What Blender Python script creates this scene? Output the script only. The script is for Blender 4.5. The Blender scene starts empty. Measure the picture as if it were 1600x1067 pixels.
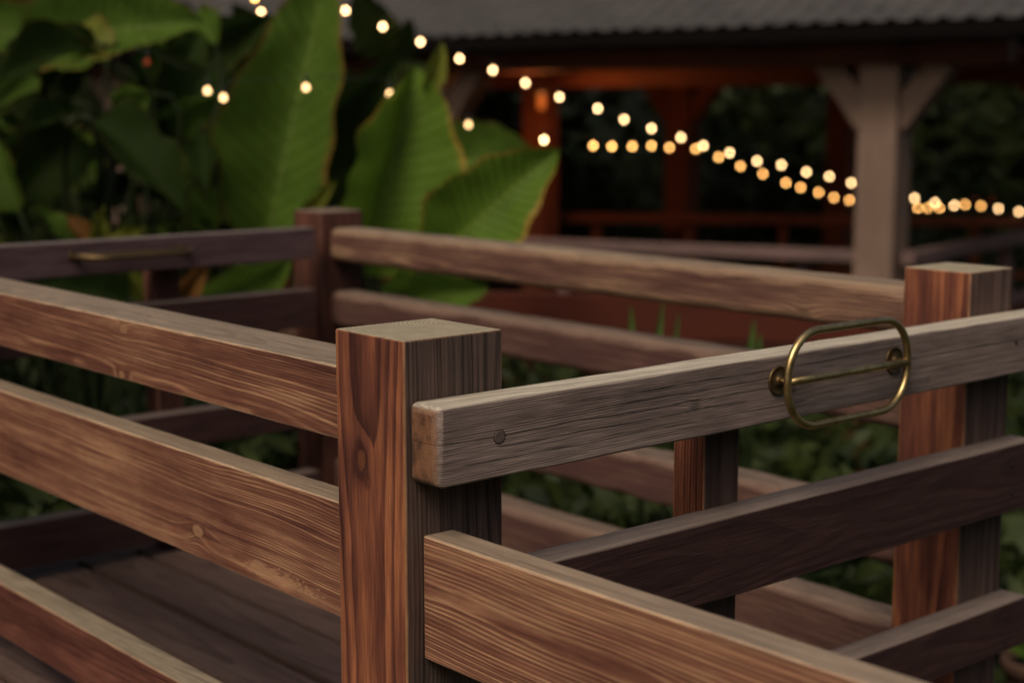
import bpy, bmesh, math, random
from mathutils import Vector, Matrix, noise as mnoise

# ------------------------------------------------------------------ camera
S = 1.3                                   # scale of the surveyed frame
FPX, CX, CY = 2447.44, 800.0, 533.5       # focal length in photo pixels (1600 wide)
PITCH, YAW = math.radians(8.492), math.radians(49.138)
CAM = Vector((-1.00442 * S, -1.33967 * S, (0.24912 + 0.73) * S))
FH = Vector((math.cos(YAW), math.sin(YAW), 0)); RT = Vector((math.sin(YAW), -math.cos(YAW), 0)); UZ = Vector((0, 0, 1))
FW = FH * math.cos(PITCH) - UZ * math.sin(PITCH)
UP = FH * math.sin(PITCH) + UZ * math.cos(PITCH)
scene = bpy.context.scene
col = scene.collection
cd = bpy.data.cameras.new('camera'); cam = bpy.data.objects.new('camera', cd); col.objects.link(cam)
cd.sensor_width = 36; cd.lens = 36 * FPX / 1600; cd.clip_start = 0.05; cd.clip_end = 500
m = Matrix((RT, UP, -FW)).transposed().to_4x4(); m.translation = CAM; cam.matrix_world = m
cd.dof.use_dof = True; cd.dof.focus_distance = 2.38; cd.dof.aperture_fstop = 2.5; cd.dof.aperture_blades = 0
scene.camera = cam

# ------------------------------------------------------------------ sky, sun, exposure
SUN_AZ = math.radians(200)   # world direction towards the sun, measured from +X
SUN_EL = math.radians(50)
world = bpy.data.worlds.new('World'); scene.world = world; world.use_nodes = True
wn = world.node_tree; bg = wn.nodes['Background']
sky = wn.nodes.new('ShaderNodeTexSky'); sky.sky_type = 'NISHITA'; sky.sun_disc = False
sky.sun_elevation = SUN_EL; sky.sun_rotation = math.radians(90) - SUN_AZ
sky.air_density = 1.0; sky.dust_density = 8.0; sky.ozone_density = 0.0
wmx = wn.nodes.new('ShaderNodeMix'); wmx.data_type = 'RGBA'; wmx.blend_type = 'MULTIPLY'; wmx.inputs[0].default_value = 1.0
wmx.inputs[7].default_value = (1.0, 0.99, 0.96, 1)          # warm evening white balance over the whole sky
wn.links.new(sky.outputs[0], wmx.inputs[6]); wn.links.new(wmx.outputs[2], bg.inputs[0]); bg.inputs[1].default_value = 0.070
sd = bpy.data.lights.new('sun', 'SUN'); so = bpy.data.objects.new('sun', sd); col.objects.link(so)
sd.energy = 1.25; sd.angle = math.radians(22); sd.color = (1.0, 0.90, 0.73)
sdir = Vector((math.cos(SUN_AZ) * math.cos(SUN_EL), math.sin(SUN_AZ) * math.cos(SUN_EL), math.sin(SUN_EL)))
so.rotation_euler = (-sdir).to_track_quat('-Z', 'Y').to_euler()
vs = scene.view_settings; vs.view_transform = 'Standard'; vs.look = 'None'; vs.gamma = 1.0; vs.exposure = 0.27; vs.use_curve_mapping = False
cy = scene.cycles; cy.use_denoising = True; cy.use_adaptive_sampling = False; cy.max_bounces = 4; cy.diffuse_bounces = 3; cy.glossy_bounces = 2; cy.transmission_bounces = 3; cy.transparent_max_bounces = 4
cy.sample_clamp_indirect = 3.0; cy.caustics_reflective = False; cy.caustics_refractive = False

# ------------------------------------------------------------------ helpers
def wp(x, y, z): return Vector((S * x, S * y, S * (z + 0.73)))
def at(px, py, d):                        # survey helper: photo pixel at a chosen distance -> world point
    return CAM + (FW * FPX + RT * (px - CX) + UP * (CY - py)) * (d / FPX)
def onz(px, py, z):
    r = FW * FPX + RT * (px - CX) + UP * (CY - py)
    return CAM + r * ((z - CAM.z) / r.z)

def empty(name, loc, label, cat, group=None):
    o = bpy.data.objects.new(name, None); col.objects.link(o); o.location = loc; o.empty_display_size = .1
    o['label'] = label; o['category'] = cat
    if group: o['group'] = group
    return o

def link(name, me, mat, parent=None, loc=(0, 0, 0), rot=None, kind=None, base=None):
    o = bpy.data.objects.new(name, me); col.objects.link(o)
    if mat and not me.materials: me.materials.append(mat)
    loc = Vector(loc)
    if parent:
        o.parent = parent
        b = Vector(parent.location)
        if parent.parent: b = b + parent.parent.location
        if base is not None: b = base
        loc = loc - b
    o.location = loc
    if rot is not None: o.rotation_euler = rot
    if kind: o['kind'] = kind
    return o

def mesh(name, v, f, smooth=False):
    me = bpy.data.meshes.new(name); me.from_pydata([tuple(p) for p in v], [], f); me.update()
    if smooth:
        me.polygons.foreach_set('use_smooth', [True] * len(me.polygons))
    return me

def lumber_mesh(L, T, H, bev=.003, jit=.0006, seg=None, seed=0, endbev=None, bow=0.0):
    """sawn timber, length along local x, softened and slightly uneven arrises"""
    rnd = random.Random(seed); seg = seg or max(4, int(L / .05))
    eb = endbev or bev
    def prof(k, ins=0.0):
        pts = []
        for (sy, sz, a0) in ((1, 1, 0), (-1, 1, 90), (-1, -1, 180), (1, -1, 270)):
            for q in range(3):
                a = math.radians(a0 + 45 * q)
                b = bev * k
                pts.append((sy * (T / 2 - b) + b * math.cos(a) - sy * ins, sz * (H / 2 - b) + b * math.sin(a) - sz * ins))
        return pts
    xs = [(-L / 2, eb * .8), (-L / 2 + eb * .35, eb * .25), (-L / 2 + eb, 0)]
    xs += [(-L / 2 + eb + (L - 2 * eb) * i / seg, 0) for i in range(1, seg)]
    xs += [(L / 2 - eb, 0), (L / 2 - eb * .35, eb * .25), (L / 2, eb * .8)]
    v, f, edge = [], [], []
    for i, (x, ins) in enumerate(xs):
        k = 1 + .55 * mnoise.noise((x * 9 + seed * 7.3, seed * 1.7, 0))
        for j, (y, z) in enumerate(prof(k, ins)):
            q = mnoise.noise((x * 14 + seed, j * 3.1, seed * .37)) * jit
            w = bow * (1 - (2 * x / L) ** 2)
            v.append((x, y + q, z + mnoise.noise((x * 14 - seed, j * 5.7, 4 + seed)) * jit + w))
    n = 12
    for i in range(len(xs) - 1):
        for j in range(n):
            a, b = i * n + j, i * n + (j + 1) % n
            f.append((a, b, b + n, a + n))
            edge.append(.3 if i in (0, 1, len(xs) - 2, len(xs) - 3) else 1.0 if (j % 3) != 2 else 0.0)
    f.append(tuple(range(n - 1, -1, -1))); edge.append(0.0)
    k0 = (len(xs) - 1) * n
    f.append(tuple(k0 + j for j in range(n))); edge.append(0.0)
    f = [tuple(reversed(q)) for q in f]
    me = mesh('lumber', v, f)
    at_ = me.attributes.new('edge', 'FLOAT', 'FACE')
    at_.data.foreach_set('value', edge)
    bm = bmesh.new(); bm.from_mesh(me); bmesh.ops.recalc_face_normals(bm, faces=bm.faces); bm.to_mesh(me); bm.free()
    me.polygons.foreach_set('use_smooth', [e > .1 for e in edge])
    return me

def tube_mesh(pts, rad, n=10, closed=False, caps=True):
    v, f = [], []
    P = [Vector(p) for p in pts]; N = len(P)
    R = rad if isinstance(rad, (list, tuple)) else [rad] * N
    ref = None
    for i, p in enumerate(P):
        if closed: d = P[(i + 1) % N] - P[i - 1]
        else: d = P[min(i + 1, N - 1)] - P[max(i - 1, 0)]
        d.normalize()
        if ref is None:
            ref = d.orthogonal().normalized()
        ref = (ref - d * ref.dot(d)).normalized(); b = d.cross(ref)
        for k in range(n):
            a = 2 * math.pi * k / n
            v.append(p + (ref * math.cos(a) + b * math.sin(a)) * R[i])
    for i in range(N if closed else N - 1):
        for k in range(n):
            a = i * n + k; b_ = i * n + (k + 1) % n; j = ((i + 1) % N) * n
            f.append((a, b_, j + (k + 1) % n, j + k))
    if not closed and caps:
        f.append(tuple(range(n - 1, -1, -1))); f.append(tuple((N - 1) * n + k for k in range(n)))
    return mesh('tube', v, f, True)

def lathe_mesh(prof, n=24, axis='z'):
    v, f = [], []
    for (r, z) in prof:
        for k in range(n):
            a = 2 * math.pi * k / n
            p = (r * math.cos(a), r * math.sin(a), z)
            v.append(p if axis == 'z' else (p[0], p[2], p[1]))
    for i in range(len(prof) - 1):
        for k in range(n):
            f.append((i * n + k, i * n + (k + 1) % n, (i + 1) * n + (k + 1) % n, (i + 1) * n + k))
    f.append(tuple(range(n - 1, -1, -1))); f.append(tuple((len(prof) - 1) * n + k for k in range(n)))
    me = mesh('lathe', v, f, True)
    bm = bmesh.new(); bm.from_mesh(me); bmesh.ops.recalc_face_normals(bm, faces=bm.faces); bm.to_mesh(me); bm.free()
    return me

def box_mesh(sx, sy, sz, bev=.004):
    bm = bmesh.new(); bmesh.ops.create_cube(bm, size=1)
    for vv in bm.verts: vv.co = Vector((vv.co.x * sx, vv.co.y * sy, vv.co.z * sz))
    if bev: bmesh.ops.bevel(bm, geom=list(bm.edges), offset=bev, segments=1, affect='EDGES')
    me = bpy.data.meshes.new('box'); bm.to_mesh(me); bm.free(); return me

# ---- node expressions
class X:
    def __init__(s, nt, sock): s.nt, s.s = nt, sock
    def op(s, o, *a, clamp=False):
        n = s.nt.nodes.new('ShaderNodeMath'); n.operation = o; n.use_clamp = clamp
        for i, q in enumerate((s,) + a):
            if isinstance(q, X): s.nt.links.new(q.s, n.inputs[i])
            else: n.inputs[i].default_value = q
        return X(s.nt, n.outputs[0])
    def __add__(s, o): return s.op('ADD', o)
    __radd__ = __add__
    def __sub__(s, o): return s.op('SUBTRACT', o)
    def __rsub__(s, o): return (s * -1) + o
    def __mul__(s, o): return s.op('MULTIPLY', o)
    __rmul__ = __mul__
    def __truediv__(s, o): return s.op('DIVIDE', o)
    def sqrt(s): return s.op('SQRT')
    def abs(s): return s.op('ABSOLUTE')
    def fract(s): return s.op('FRACT')
    def floor(s): return s.op('FLOOR')
    def exp(s): return s.op('EXPONENT')
    def clamp(s): return s.op('ADD', 0.0, clamp=True)
    def step(s, a, b, lo=0.0, hi=1.0):
        n = s.nt.nodes.new('ShaderNodeMapRange'); n.interpolation_type = 'SMOOTHSTEP'
        s.nt.links.new(s.s, n.inputs[0])
        for i, q in ((1, a), (2, b), (3, lo), (4, hi)): n.inputs[i].default_value = q
        return X(s.nt, n.outputs[0])
class M:
    def __init__(s, name):
        s.m = bpy.data.materials.new(name); s.m.use_nodes = True; s.nt = s.m.node_tree
        s.b = s.nt.nodes['Principled BSDF']; s.out = s.nt.nodes['Material Output']
    def n(s, t): return s.nt.nodes.new(t)
    def link(s, a, b): s.nt.links.new(a.s if isinstance(a, X) else a, b)
    def coords(s, what='Object'):
        t = s.n('ShaderNodeTexCoord'); sp = s.n('ShaderNodeSeparateXYZ'); s.link(t.outputs[what], sp.inputs[0])
        return [X(s.nt, sp.outputs[i]) for i in range(3)]
    def vec(s, x, y, z):
        c = s.n('ShaderNodeCombineXYZ')
        for i, q in enumerate((x, y, z)):
            if isinstance(q, X): s.link(q, c.inputs[i])
            else: c.inputs[i].default_value = q
        return c.outputs[0]
    def noise(s, v, scale=1.0, detail=2.0, rough=.5, dist=0.0):
        t = s.n('ShaderNodeTexNoise'); s.link(v, t.inputs['Vector']); t.inputs['Scale'].default_value = scale
        t.inputs['Detail'].default_value = detail; t.inputs['Roughness'].default_value = rough; t.inputs['Distortion'].default_value = dist
        return X(s.nt, t.outputs[0])
    def white(s, w):
        t = s.n('ShaderNodeTexWhiteNoise'); t.noise_dimensions = '1D'; s.link(w, t.inputs['W']); return X(s.nt, t.outputs[0])
    def mix(s, f, a, b, mode='MIX'):
        t = s.n('ShaderNodeMix'); t.data_type = 'RGBA'; t.blend_type = mode; t.clamp_factor = True
        for i, q in ((0, f), (6, a), (7, b)):
            if isinstance(q, X): s.link(q, t.inputs[i])
            elif isinstance(q, (tuple, list)): t.inputs[i].default_value = (*q[:3], 1)
            elif isinstance(q, (int, float)): t.inputs[i].default_value = q
            else: s.link(q, t.inputs[i])
        return t.outputs[2]
    def ramp(s, f, stops):
        t = s.n('ShaderNodeValToRGB'); s.link(f, t.inputs[0]); e = t.color_ramp.elements
        while len(e) < len(stops): e.new(.5)
        for q, (p, c) in zip(e, stops): q.position = p; q.color = (*c, 1)
        return t.outputs[0]
    def scale(s, c, k):
        cb = s.n('ShaderNodeCombineColor')
        for i in range(3): s.link(k, cb.inputs[i])
        return s.mix(1.0, c, cb.outputs[0], 'MULTIPLY')
    def set(s, name, v):
        if isinstance(v, X) or hasattr(v, 'is_linked'): s.link(v, s.b.inputs[name])
        elif isinstance(v, (tuple, list)): s.b.inputs[name].default_value = (*v[:3], 1)
        else: s.b.inputs[name].default_value = v
    def bump(s, h, dist, strength=1.0):
        t = s.n('ShaderNodeBump'); s.link(h, t.inputs['Height']); t.inputs['Distance'].default_value = dist; t.inputs['Strength'].default_value = strength
        s.link(t.outputs[0], s.b.inputs['Normal'])

# palettes: light earlywood, mid, dark, worn edge, weathered top
PAL = dict(
    warm=((.365, .200, .112), (.180, .075, .047), (.068, .022, .016), (.52, .36, .23), (.28, .225, .165)),
    post=((.30, .108, .050), (.135, .044, .027), (.050, .016, .012), (.36, .19, .085), (.40, .36, .25)),
    grey=((.335, .258, .222), (.240, .176, .156), (.095, .066, .060), (.30, .245, .20), (.53, .465, .37)),
    dark=((.060, .030, .027), (.042, .019, .0175), (.027, .012, .0115), (.10, .068, .055), (.20, .155, .132)),
    plum=((.110, .068, .070), (.082, .049, .052), (.050, .028, .031), (.13, .095, .085), (.17, .135, .122)),
    red=((.19, .075, .048), (.105, .036, .026), (.045, .014, .011), (.36, .22, .13), (.27, .215, .15)),
    brown=((.120, .048, .032), (.070, .026, .019), (.036, .013, .011), (.16, .09, .06), (.26, .20, .15)),
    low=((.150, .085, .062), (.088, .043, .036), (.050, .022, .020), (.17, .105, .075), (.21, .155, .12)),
    far=((.27, .165, .098), (.125, .060, .045), (.068, .029, .025), (.25, .155, .095), (.29, .22, .15)),
    deck=((.150, .095, .078), (.105, .063, .052), (.060, .034, .029), (.040, .024, .020), (.125, .080, .066)))

def wood(name, pal, pith=(0.0, -.05), tilt=(0.0, 0.0), ringw=.005, knots=(), cracks=(), up='z', seed=0, scars=(), wav=.03, topk=.8, streak=1.0, contrast=1.0, kax='z', inv=False, side=None, nl=.02, pale=False, endc=None, kamp=.8, bias=0.0):
    k = M(name); x, y, z = k.coords(); light, mid, dark, edgec, top = PAL[pal]
    sx = x + seed * 3.17
    n1 = k.noise(k.vec(sx * 1.3, y * 4, z * 4), 1, 2) - .5
    n1b = k.noise(k.vec(sx * 1.3 + 40, y * 4, z * 4), 1, 2) - .5
    n2 = k.noise(k.vec(sx * 9, y * 60, z * 60), 1, 2) - .5
    yy = y - pith[0] - x * tilt[0] + n1 * wav
    zz = z - pith[1] - x * tilt[1] + n1b * wav
    r = (yy * yy + zz * zz).sqrt() + n2 * .0022
    kmask = None; kcol = None; kring = None
    if knots: kn_ = k.noise(k.vec(sx * 60, y * 60, z * 60), 1, 1).step(.40, .62)
    for (kx, kz, kr) in knots:
        dx_ = x - kx; dz_ = (z if kax == 'z' else y) - kz
        d2 = (dx_ * dx_ * .30 + dz_ * dz_)
        r = r + (d2 * (-1.0 / (kr * 2.0) ** 2)).exp() * (kr * kamp)
        kd = (dx_ * dx_ * .45 + dz_ * dz_).sqrt() + n2 * kr * .8
        c = kd.step(kr * .55, kr * 1.1, 1, 0)
        rg = kd.step(kr * .70, kr * .92) * kd.step(kr * .95, kr * 1.35, 1, 0) * kn_
        kmask = c if kmask is None else kmask.op('MAXIMUM', c)
        kring = rg if kring is None else kring.op('MAXIMUM', rg)
        kk = (kd * (260.0 / max(kr / .01, .5))).op('SINE') * .2 + .5
        kcol = kk if kcol is None else kcol.op('MAXIMUM', kk)
    ph = (r + (k.noise(k.vec(r * 16 + seed, .0, .0), 1, 1) - .5) * nl) / ringw
    t = ph.fract(); rv = k.white(ph.floor())
    late = t.step(.30, .86) * t.step(.93, 1.0, 1, 0)
    fib = k.noise(k.vec(sx * 14, y * 560, z * 560), 1, 1)
    fib2 = k.noise(k.vec(sx * 3.2, y * 95, z * 95), 1, 2)
    stain = k.noise(k.vec(sx * 2.6, y * 13, z * 13), 1, 3, .6)
    blot = k.noise(k.vec(sx * 16, y * 30, z * 30), 1, 3, .7)
    if inv:
        line = t.step(.30, .74) * t.step(.84, 1.0, 1, 0)
        v = line * (rv * .8 + .1) * -.55 * contrast + (stain - .5) * 1.6 * streak + (fib2 - .5) * 1.0 + (fib - .5) * .35 + (blot - .5) * .6 + .68 + bias
    else:
        v = late * (rv * .85 + .15) * .75 * contrast + (stain - .5) * 1.7 * streak + (fib2 - .5) * .55 + (blot - .5) * .35 + .26 + bias
    c = k.ramp(v, [(.0, light), (.42, mid), (.92, dark)])
    c = k.scale(c, (fib * 1.5 + .25) * (blot * .6 + .70))
    if scars:
        for (x0, z0, lx, lz) in scars:
            e = ((x - x0) * (x - x0) * (1 / lx ** 2) + (z - z0) * (z - z0) * (1 / lz ** 2)).sqrt() + (blot - .5) * 2.2 + (k.noise(k.vec(sx * 90, y * 260, z * 260), 1, 2) - .5) * 2.4 + (t - .5) * .5
            c = k.mix(e.step(.6, .85, 1, 0) * .75, c, k.scale(k.mix(0.0, light, light), fib * .8 + .6))
    if kmask is not None:
        kc = k.ramp(kcol, [(.2, tuple(q * (1.0 if pale else .5) for q in mid)), (.8, tuple(q * (.85 if pale else .45) for q in light))])
        c = k.mix(kmask * .9, c, kc); c = k.mix(kring * .35, c, tuple(q * .35 for q in dark))
    crk = None
    for (z0, x0, x1, w, amp) in cracks:
        zc = (k.noise(k.vec(x * 5 + z0 * 90, 0.0, 0.0), 1, 3) - .5) * amp + z0
        ww = k.noise(k.vec(x * 22 + z0 * 50, 1.0, 0.0), 1, 2) * w * 1.9 
        d = (z - zc).abs() - ww
        q = d.step(-w * .25, w * .35, 1, 0) * x.step(x0, x0 + .02) * x.step(x1 - .02, x1, 1, 0)
        crk = q if crk is None else crk.op('MAXIMUM', q)
    if crk is not None: c = k.mix(crk * .9, c, tuple(q * .25 for q in dark))
    # silvered, worn upper side
    tn = k.n('ShaderNodeTexCoord'); sp = k.n('ShaderNodeSeparateXYZ'); k.link(tn.outputs['Normal'], sp.inputs[0])
    nn = X(k.nt, sp.outputs[{'x': 0, 'z': 2}[up]])
    upm = nn.step(.35, .9) if up == 'z' else nn.abs().step(.6, .9)
    if up == 'x':
        tc = k.scale(k.ramp(late, [(0, top), (1, tuple(q * .60 for q in top))]), blot * .7 + .65)
    else:
        tc = k.scale(k.ramp((fib2 - .5) * 1.5 + late * .5 + .25, [(.1, top), (.9, tuple(q * .58 for q in top))]), (fib * .7 + .65) * (blot * .6 + .7))
    c = k.mix(upm * topk, c, tc)
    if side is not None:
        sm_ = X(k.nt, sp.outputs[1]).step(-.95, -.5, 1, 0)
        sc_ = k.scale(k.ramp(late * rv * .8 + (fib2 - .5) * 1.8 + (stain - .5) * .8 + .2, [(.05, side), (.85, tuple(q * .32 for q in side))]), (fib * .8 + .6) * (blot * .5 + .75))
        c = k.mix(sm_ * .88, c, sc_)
    if endc is not None:
        em_ = X(k.nt, sp.outputs[0]).abs().step(.5, .85)
        ec_ = k.scale(k.ramp(k.noise(k.vec(sx * 20, y * 26, z * 20), 1, 3, .6) * 2.6 - 1.0 + late * .2, [(.1, endc), (.65, (endc[0] * .28, endc[1] * .22, endc[2] * .2))]), fib * .5 + .75)
        c = k.mix(em_ * .92, c, ec_)
    ea = k.n('ShaderNodeAttribute'); ea.attribute_name = 'edge'
    ed = X(k.nt, ea.outputs['Fac']) * (blot * 1.6 - .25).clamp()
    c = k.mix(ed * .8, c, edgec)
    k.set('Base Color', c)
    h = late * .22 + fib * .6 + fib2 * .7
    if crk is not None: h = h - crk * 2.5
    if kring is not None: h = h - kring * .4
    k.bump(h, .0011, .9)
    k.set('Roughness', .62 + 0 * 0); k.set('Specular IOR Level', .28)
    return k.m

def plain(name, c, rough=.6, metal=0.0, var=.25, sc=6.0, spec=.4, bump=0.0):
    k = M(name); x, y, z = k.coords()
    n = k.noise(k.vec(x, y, z), sc, 4, .6)
    k.set('Base Color', k.scale(k.mix(0.0, c, c), n * (2 * var) + (1 - var)))
    k.set('Roughness', rough); k.set('Metallic', metal); k.set('Specular IOR Level', spec)
    if bump: k.bump(n, bump)
    return k.m

# ------------------------------------------------------------------ ground and hill
gm = M('soil'); gx, gy, gz = gm.coords()
gn = gm.noise(gm.vec(gx, gy, gz), 1.6, 6, .65)
gm.set('Base Color', gm.ramp(gn, [(.3, (.012, .010, .006)), (.5, (.014, .020, .007)), (.7, (.020, .032, .010))]))
gm.set('Roughness', .95); gm.bump(gn, .15)
GZ = -0.85
def ground():
    v, f = [], []
    N = 60
    for i in range(N + 1):
        for j in range(N + 1):
            X_ = -60 + 160 * i / N; Y_ = -60 + 160 * j / N
            d = (Vector((X_, Y_, 0)) - CAM).dot(FH)
            v.append((X_, Y_, GZ + .05 * mnoise.noise((X_ * .5, Y_ * .5, 0)) + max(0, d - 24) * .0))
    for i in range(N):
        for j in range(N):
            a = i * (N + 1) + j; f.append((a, a + N + 1, a + N + 2, a + 1))
    link('ground', mesh('ground', v, f, True), gm.m, kind='structure')
    # wooded slope behind the pavilion
    v, f = [], []
    nu, nv = 60, 24
    for i in range(nu + 1):
        for j in range(nv + 1):
            lat = -45 + 90 * i / nu; t = j / nv
            d = 23 + 22 * t + lat * lat * .004
            h = GZ - .4 + 16 * t ** .8 + 1.2 * mnoise.noise((lat * .25, t * 6, 3))
            p = CAM + FH * d + RT * lat
            v.append((p.x, p.y, h))
    for i in range(nu):
        for j in range(nv):
            a = i * (nv + 1) + j; f.append((a, a + nv + 1, a + nv + 2, a + 1))
    link('hill', mesh('hill', v, f, True), gm.m, kind='structure')
def sky_block_bank():
    # added unseen slope right of, behind and left of camera, blocks low sky light
    v, f = [], []
    nu, nv = 56, 12
    for i in range(nu + 1):
        a = math.radians(-62 - 190 * i / nu)          # bearing from +X round past -Y and -X
        for j in range(nv + 1):
            t = j / nv
            d = 9.5 + 9 * t + 1.2 * mnoise.noise((a * 4, t * 4, 1))
            h = GZ - .3 + (10.5 - 5.5 * min(1, max(0, (i / nu - .42) / .2))) * t ** .75 + .9 * mnoise.noise((a * 7, t * 5, 8))
            v.append((CAM.x + math.cos(a) * d, CAM.y + math.sin(a) * d, h))
    for i in range(nu):
        for j in range(nv):
            q = i * (nv + 1) + j; f.append((q, q + 1, q + nv + 2, q + nv + 1))
    link('hill', mesh('hill', v, f, True), gm.m, kind='structure')
ground(); sky_block_bank()

# ------------------------------------------------------------------ the timber platform
DX, DY = 1.0785, 1.7569                   # spacing of the posts (survey units)
WA, WB, W3 = .130, .140, .120
Z0 = lambda z: S * (z + .73)

def boardA(name, x0, x1, y0, y1, z0, z1, mat, parent, seed, **kw):      # runs along world Y
    me = lumber_mesh(S * (y1 - y0), S * (x1 - x0), S * (z1 - z0), seed=seed, **kw)
    return link(name, me, mat, parent, wp((x0 + x1) / 2, (y0 + y1) / 2, (z0 + z1) / 2), (0, 0, math.pi / 2))
def boardB(name, x0, x1, y0, y1, z0, z1, mat, parent, seed, **kw):      # runs along world X
    me = lumber_mesh(S * (x1 - x0), S * (y1 - y0), S * (z1 - z0), seed=seed, **kw)
    return link(name, me, mat, parent, wp((x0 + x1) / 2, (y0 + y1) / 2, (z0 + z1) / 2))
def postZ(name, x0, y0, wx, wy, z0, z1, mat, parent, seed, **kw):       # local x points up
    me = lumber_mesh(S * (z1 - z0), S * wy, S * wx, seed=seed, **kw)
    # local x->world z, local y->world y, local z->world -x
    return link(name, me, mat, parent, wp(x0 + wx / 2, y0 + wy / 2, (z0 + z1) / 2), (0, -math.pi / 2, 0))

# deck
dk = link('deck', box_mesh(S * 1.34, S * 2.0, .05, .004), plain('deck_joists', (.035, .022, .018), .8), loc=wp(.57, .84, -.73 - .052), kind='structure')
dkm = [wood('deck_wood_%d' % i, 'deck', (.0, -.12), (0, .02), .007, seed=60 + i, topk=.55, streak=.8) for i in range(3)]
xs = -.10; i = 0
while xs < 1.18:
    o = boardA('plank', xs + .007, xs + .136 - .008, -.10, DY + .018, -.748, -.73 + .0015 * math.sin(i * 2.1), dkm[i % 3], dk, 200 + i, bev=.006)
    xs += .136; i += 1
boardB('edge_plank', -.10, 1.26, DY + .022, DY + .075, -.748, -.729, dkm[1], dk, 231, bev=.0025)

# ---- railing nearest the camera
rl = empty('wooden_railing', wp(.07, .065, -.73), 'nearest brown timber railing with a thick square post and rails running both ways', 'railing', 'railings of the timber platform')

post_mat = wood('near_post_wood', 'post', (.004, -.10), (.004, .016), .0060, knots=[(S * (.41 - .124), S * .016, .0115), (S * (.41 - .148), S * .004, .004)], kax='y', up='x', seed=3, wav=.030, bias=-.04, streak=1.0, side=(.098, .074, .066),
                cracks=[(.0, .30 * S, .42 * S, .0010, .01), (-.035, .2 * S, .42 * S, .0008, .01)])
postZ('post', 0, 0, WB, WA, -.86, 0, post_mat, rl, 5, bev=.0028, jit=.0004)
r1m = wood('top_rail_wood', 'warm', (.02, -.045), (.012, .020), .0046, knots=[(S * (.698 - .9435), S * .031, .012), (S * (.709 - .9435), S * -.037, .008)], seed=11, wav=.045, streak=.75, inv=True, pale=True, bias=-.02, contrast=1.25)
boardA('rail', .025, .122, WA, DY, -.138, -.050, r1m, rl, 11, bev=.003)
r2m = wood('middle_rail_wood', 'warm', (.05, .12), (-.01, .028), .0040, knots=[(S * (.496 - .9435), S * -.035, .014)], scars=[(S * (.304 - .9435), S * -.052, .11, .013)], seed=14, wav=.055, streak=.75, inv=True, nl=.03, pale=True, kamp=1.5, bias=-.10, contrast=1.2)
boardA('rail', .021, .065, WA, DY, -.354, -.212, r2m, rl, 12, bev=.0028)
r3m = wood('low_rail_wood', 'red', (-.02, .10), (.01, -.02), .006, seed=17, wav=.04, topk=.95)
boardA('rail', .021, .068, WA, DY, -.645, -.550, r3m, rl, 13, bev=.0028)
b1m = wood('front_board_wood', 'warm', (.06, -.02), (.0, .030), .0048, seed=23, wav=.040, streak=.7, inv=True, bias=-.16, contrast=1.35)
boardA('rail', .024, .066, -1.75, 0, -.362, -.220, b1m, rl, 14, bev=.003, jit=.0008)
boardA('rail', .022, .066, -1.75, 0, -.640, -.550, r3m, rl, 15, bev=.003)
postZ('post', 0, -1.87, .13, .12, -.86, -.19, post_mat, rl, 16, bev=.003)
postZ('post', 0, DY, .12, .12, -.86, 0, post_mat, rl, 17, bev=.003)

# ---- brass handle
brass = M('aged_brass'); bx_, by_, bz_ = brass.coords()
bn = brass.noise(brass.vec(bx_, by_, bz_), 55, 4, .6)
brass.set('Base Color', brass.ramp(bn, [(.25, (.30, .205, .085)), (.55, (.50, .36, .165)), (.8, (.60, .45, .22))]))
brass.set('Metallic', 1.0); brass.set('Roughness', bn * .15 + .30); brass.bump(bn, .0002, .4)
darkbrass = plain('dark_brass', (.13, .085, .040), .5, .85, .3, 40)
def stadium(hl, hh, rc, n=9):
    pts = []
    for (sx, sz, a0) in ((1, 1, 0), (-1, 1, 90), (-1, -1, 180), (1, -1, 270)):
        for q in range(n):
            a = math.radians(a0 + 90 * q / (n - 1))
            pts.append((sx * (hl - rc) + rc * math.cos(a), sz * (hh - rc) + rc * math.sin(a)))
    return pts
def handle(parent, cx, y_face, cz, flat=False):
    bmat = darkbrass if flat else brass.m; pr_ = .55 if flat else 1.0
    hl, hh = .130 * S, .0632 * S
    off = .020 * S
    c = wp(cx, y_face, cz) + Vector((0, -off, 0))
    st = stadium(hl, hh, .058 * S)
    ring = [(p[0], -p[1] if flat else 0, 0 if flat else p[1]) for p in st]
    ho = link('handle', tube_mesh(ring, .0070, 12, True), bmat, parent, c)
    link('cross_bar', tube_mesh([(-hl, 0, 0), (-hl * .5, 0, 0), (0, 0, 0), (hl * .5, 0, 0), (hl, 0, 0)],   .0069, 12), bmat, ho, c, base=c)
    for s in (-1, 1):
        px = s * hl * .965
        me = lathe_mesh([(.0255, 0), (.0255, -.0015), (.0245, -.0032), (.0225, -.0036), (.0212, -.0022), (.010, -.0026), (.0085, -.006), (.0075, -.0075)], 28, 'y')
        q = link('mounting_plate', me, darkbrass, ho, c + Vector((px, off - .0001, 0)), base=c); q.scale = (pr_, 1, pr_)
        link('stud', tube_mesh([(0, off - .004, 0), (0, off * .5, 0), (0, .001, 0)], [.0058, .0048, .0045], 10), bmat, ho, c + Vector((px, 0, 0)), base=c)
    return ho

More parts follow.
